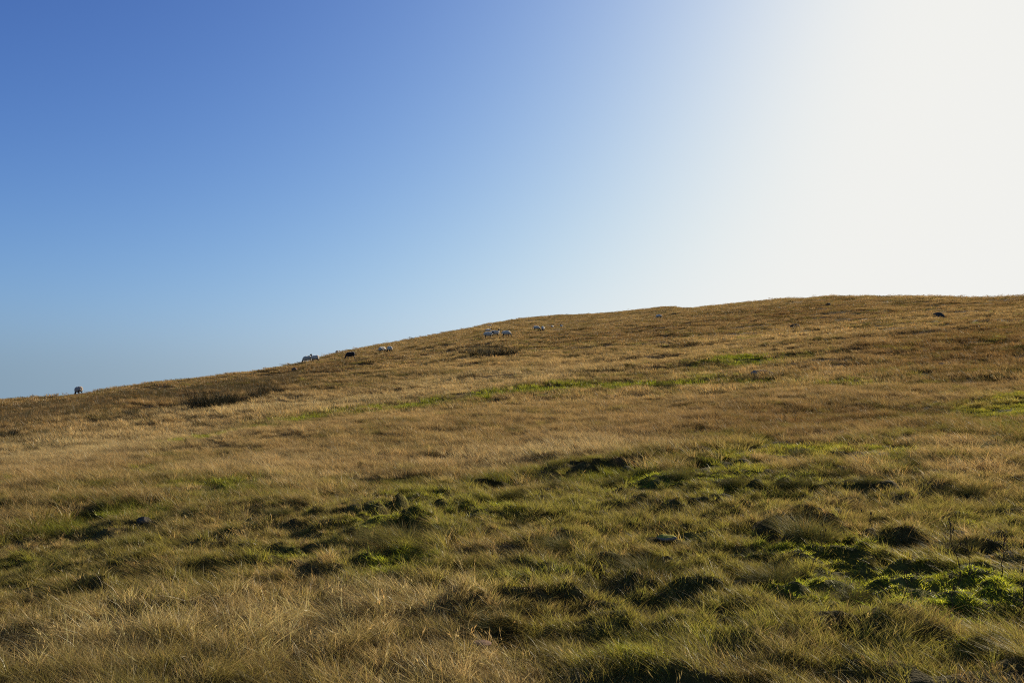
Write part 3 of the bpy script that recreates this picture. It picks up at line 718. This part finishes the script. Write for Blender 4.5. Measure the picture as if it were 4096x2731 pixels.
for i, (u, v, sz, gidx) in enumerate(RUSHES):
    x, y, z, d, az = ground_at(u, v)
    o = link('rush_clump', RUSH[i % 3], loc=(x, y, z), rz=rng.uniform(-.6, .6)); o.scale = (sz * rng.uniform(.9, 1.4), sz * 1.0, sz * rng.uniform(.6, 1.15))
    k = rng.uniform(.7, 1.2); o.color = (.013 * k, .014 * k, .006 * k, 1)
    row = sorted(q[0] for q in RUSHES if q[3] == gidx); tag(o, RL[gidx] if len(row) == 1 else ORD[row.index(u)] + RL[gidx], 'rush', RG[gidx])
def dome(h, R): return lambda x, y: h * np.clip(1 - (x * x + y * y) / (R * R), 0, 1)
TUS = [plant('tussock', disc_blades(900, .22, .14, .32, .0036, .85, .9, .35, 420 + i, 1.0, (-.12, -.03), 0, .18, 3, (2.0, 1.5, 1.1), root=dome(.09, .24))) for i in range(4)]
TUSL = [(925, 1248, 1.45, 'big dark tussock with a black shaded hollow, left of the foreground centre'), (1070, 1296, .85, 'small upright green tussock in the middle of the foreground'), (1855, 1232, 1.5, 'big black shaded tussock above the bright green patch at right'),
        (1490, 1315, 1.2, 'brown dark tussock below the yellow moss stone'), (1295, 1258, 1.0, 'dark tussock between the foreground centre and the yellow moss stone'), (1135, 1440, 1.0, 'dark tussock behind the small brown stone at bottom centre'),
        (1825, 1118, 1.0, None), (1840, 1046, 1.0, None), (1928, 1100, 1.0, None), (2121, 1030, 1.1, None), (2092, 1070, 1.0, None), (2205, 1036, .9, None), (2297, 1032, 1.1, None), (2223, 1140, 1.2, None), (1990, 1108, .8, None), (1600, 1068, 1.1, None), (1560, 1098, 1.1, None), (1690, 1112, .9, None),
        (1420, 1110, 1.1, None), (1290, 1120, 1.0, None), (1180, 1142, 1.0, None), (1960, 1380, .8, 'dark grassy tussock inside the bright green patch at right'), (1780, 1330, 1.0, 'tall grass tussock at the left rim of the bright green patch'), (2200, 1255, .8, None),
        (30, 1158, 1.0, 'dark tussock at the left edge of the foreground green'), (640, 1185, .9, 'low dark tussock left of the big shaded one'), (180, 1365, 1.0, 'dark tussock among straw grass at lower left'), (1694, 878, 1.6, 'dark tussock on the green strip below the grey rock slab'), (1542, 890, 1.6, 'dark tussock at the left end of the green strip by the slab'), (1940, 876, 1.3, 'dark tussock along the green strip right of the slab')]
for i, (u, v, sz, lab) in enumerate(TUSL):
    x, y, z, d, az = ground_at(u, v)
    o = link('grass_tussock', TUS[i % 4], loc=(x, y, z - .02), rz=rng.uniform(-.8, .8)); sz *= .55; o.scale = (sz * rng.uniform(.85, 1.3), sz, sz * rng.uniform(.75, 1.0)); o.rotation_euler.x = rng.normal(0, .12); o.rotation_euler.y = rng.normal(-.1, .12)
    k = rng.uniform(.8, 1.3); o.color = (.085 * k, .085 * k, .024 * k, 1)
    row = sorted(q[0] for q in TUSL if q[3] is None)
    tag(o, lab or ORD[row.index(u)] + 'small dark tussocks on green ground right of centre', 'tussock', None if lab else 'tussocks on the right')
M_STALK = plain('dead_stalk', (.055, .032, .018), .8)
def stalk_mesh(seed, h):
    r = np.random.default_rng(seed); bm = bmesh.new(); pts = []; x = y = 0.0
    for i in range(7):
        pts.append(Vector((x, y, h * i / 6))); x += r.normal(-.012, .010); y += r.normal(0, .010)
    def tube(pp, r0, r1):
        rings = []
        for i, p in enumerate(pp):
            rr = r0 + (r1 - r0) * i / (len(pp) - 1); rings.append([bm.verts.new(p + Vector((rr * math.cos(a), rr * math.sin(a), 0))) for a in (0, 1.57, 3.14, 4.71)])
        for a, b in zip(rings[:-1], rings[1:]):
            for k in range(4): bm.faces.new((a[k], a[(k + 1) % 4], b[(k + 1) % 4], b[k]))
    tube(pts, .0030, .0016)
    for i in (3, 4, 5):
        b0 = pts[i]; e = b0 + Vector((r.normal(0, .04), r.normal(0, .03), r.uniform(.04, .09))); tube([b0, (b0 + e) / 2 + Vector((0, 0, .005)), e], .0018, .0012); pts.append(e)
    st = bpy.data.meshes.new('stem'); bm.to_mesh(st); bm.free(); st.materials.append(M_STALK)
    heads = []
    for p in pts[6:]:
        bm = bmesh.new(); bmesh.ops.create_icosphere(bm, subdivisions=2, radius=1.0)
        for v in bm.verts: v.co = p + Vector((v.co.x * .0035, v.co.y * .0035, v.co.z * .012 - .004)) * r.uniform(.6, 1.35)
        hd = bpy.data.meshes.new('seed_head'); bm.to_mesh(hd); bm.free(); hd.materials.append(M_STALK); heads.append(hd)
    return st, heads
STALKS = [stalk_mesh(500 + i, h) for i, h in enumerate((.28, .24, .33, .21))]
STALK_AT = [(2300, 1320), (2240, 1330), (2205, 1320), (2060, 1390), (2180, 1420), (2335, 1410), (1860, 1320), (2020, 1240), (1800, 985), (1830, 975), (1650, 990)]
for i, (u, v) in enumerate(STALK_AT):
    x, y, z, d, az = ground_at(u, v); st, hd = STALKS[i % 4]
    o = link('dead_flower_stalk', st, loc=(x, y, z - .02), rz=rng.uniform(0, 6)); 
    for q_ in hd: link('seed_head', q_, o)
    tag(o, ORD[sorted(q[0] for q in STALK_AT).index(u)] + 'thin dark dead flower stalks standing in the grass', 'stalk', 'dead flower stalks in the grass')
M_TWIG = plain('twig', (.06, .045, .03), .9)
def shrub(u, v, w, h, label, seed, col):
    x, y, z, d, az = ground_at(u, v)
    arr = disc_blades(900, .5, .06, .16, .03, 1.2, .3, .2, seed, 1.0, (0, 0), 0, .15, 2, None, root=lambda a, b: np.random.default_rng(seed).uniform(.05, 1, len(a)) * .5 * np.sqrt(np.clip(1 - (a * a + b * b) / .27, 0, 1)))
    stem = disc_blades(24, .14, .3, .5, .03, .7, .2, .1, seed + 1, 1.0)
    o = bpy.data.objects.new('shrub', None); sc.collection.objects.link(o); o.location = (x, y, z); o.scale = (w, w * .8, h); tag(o, label, 'shrub')
    f = link('foliage', plant('shrub_foliage', arr), o); f.color = (*col, 1)
    t = link('stems', set_mesh('shrub_stems', stem[0], stem[1], 3, M_TWIG), o)
shrub(1551, 723, 1.7, 1.5, 'dark low shrub in the gully below the knoll on the skyline', 601, (.045, .045, .03))
shrub(1528, 726, .9, .8, 'small dark shrub beside the larger one in the gully', 611, (.05, .05, .03))
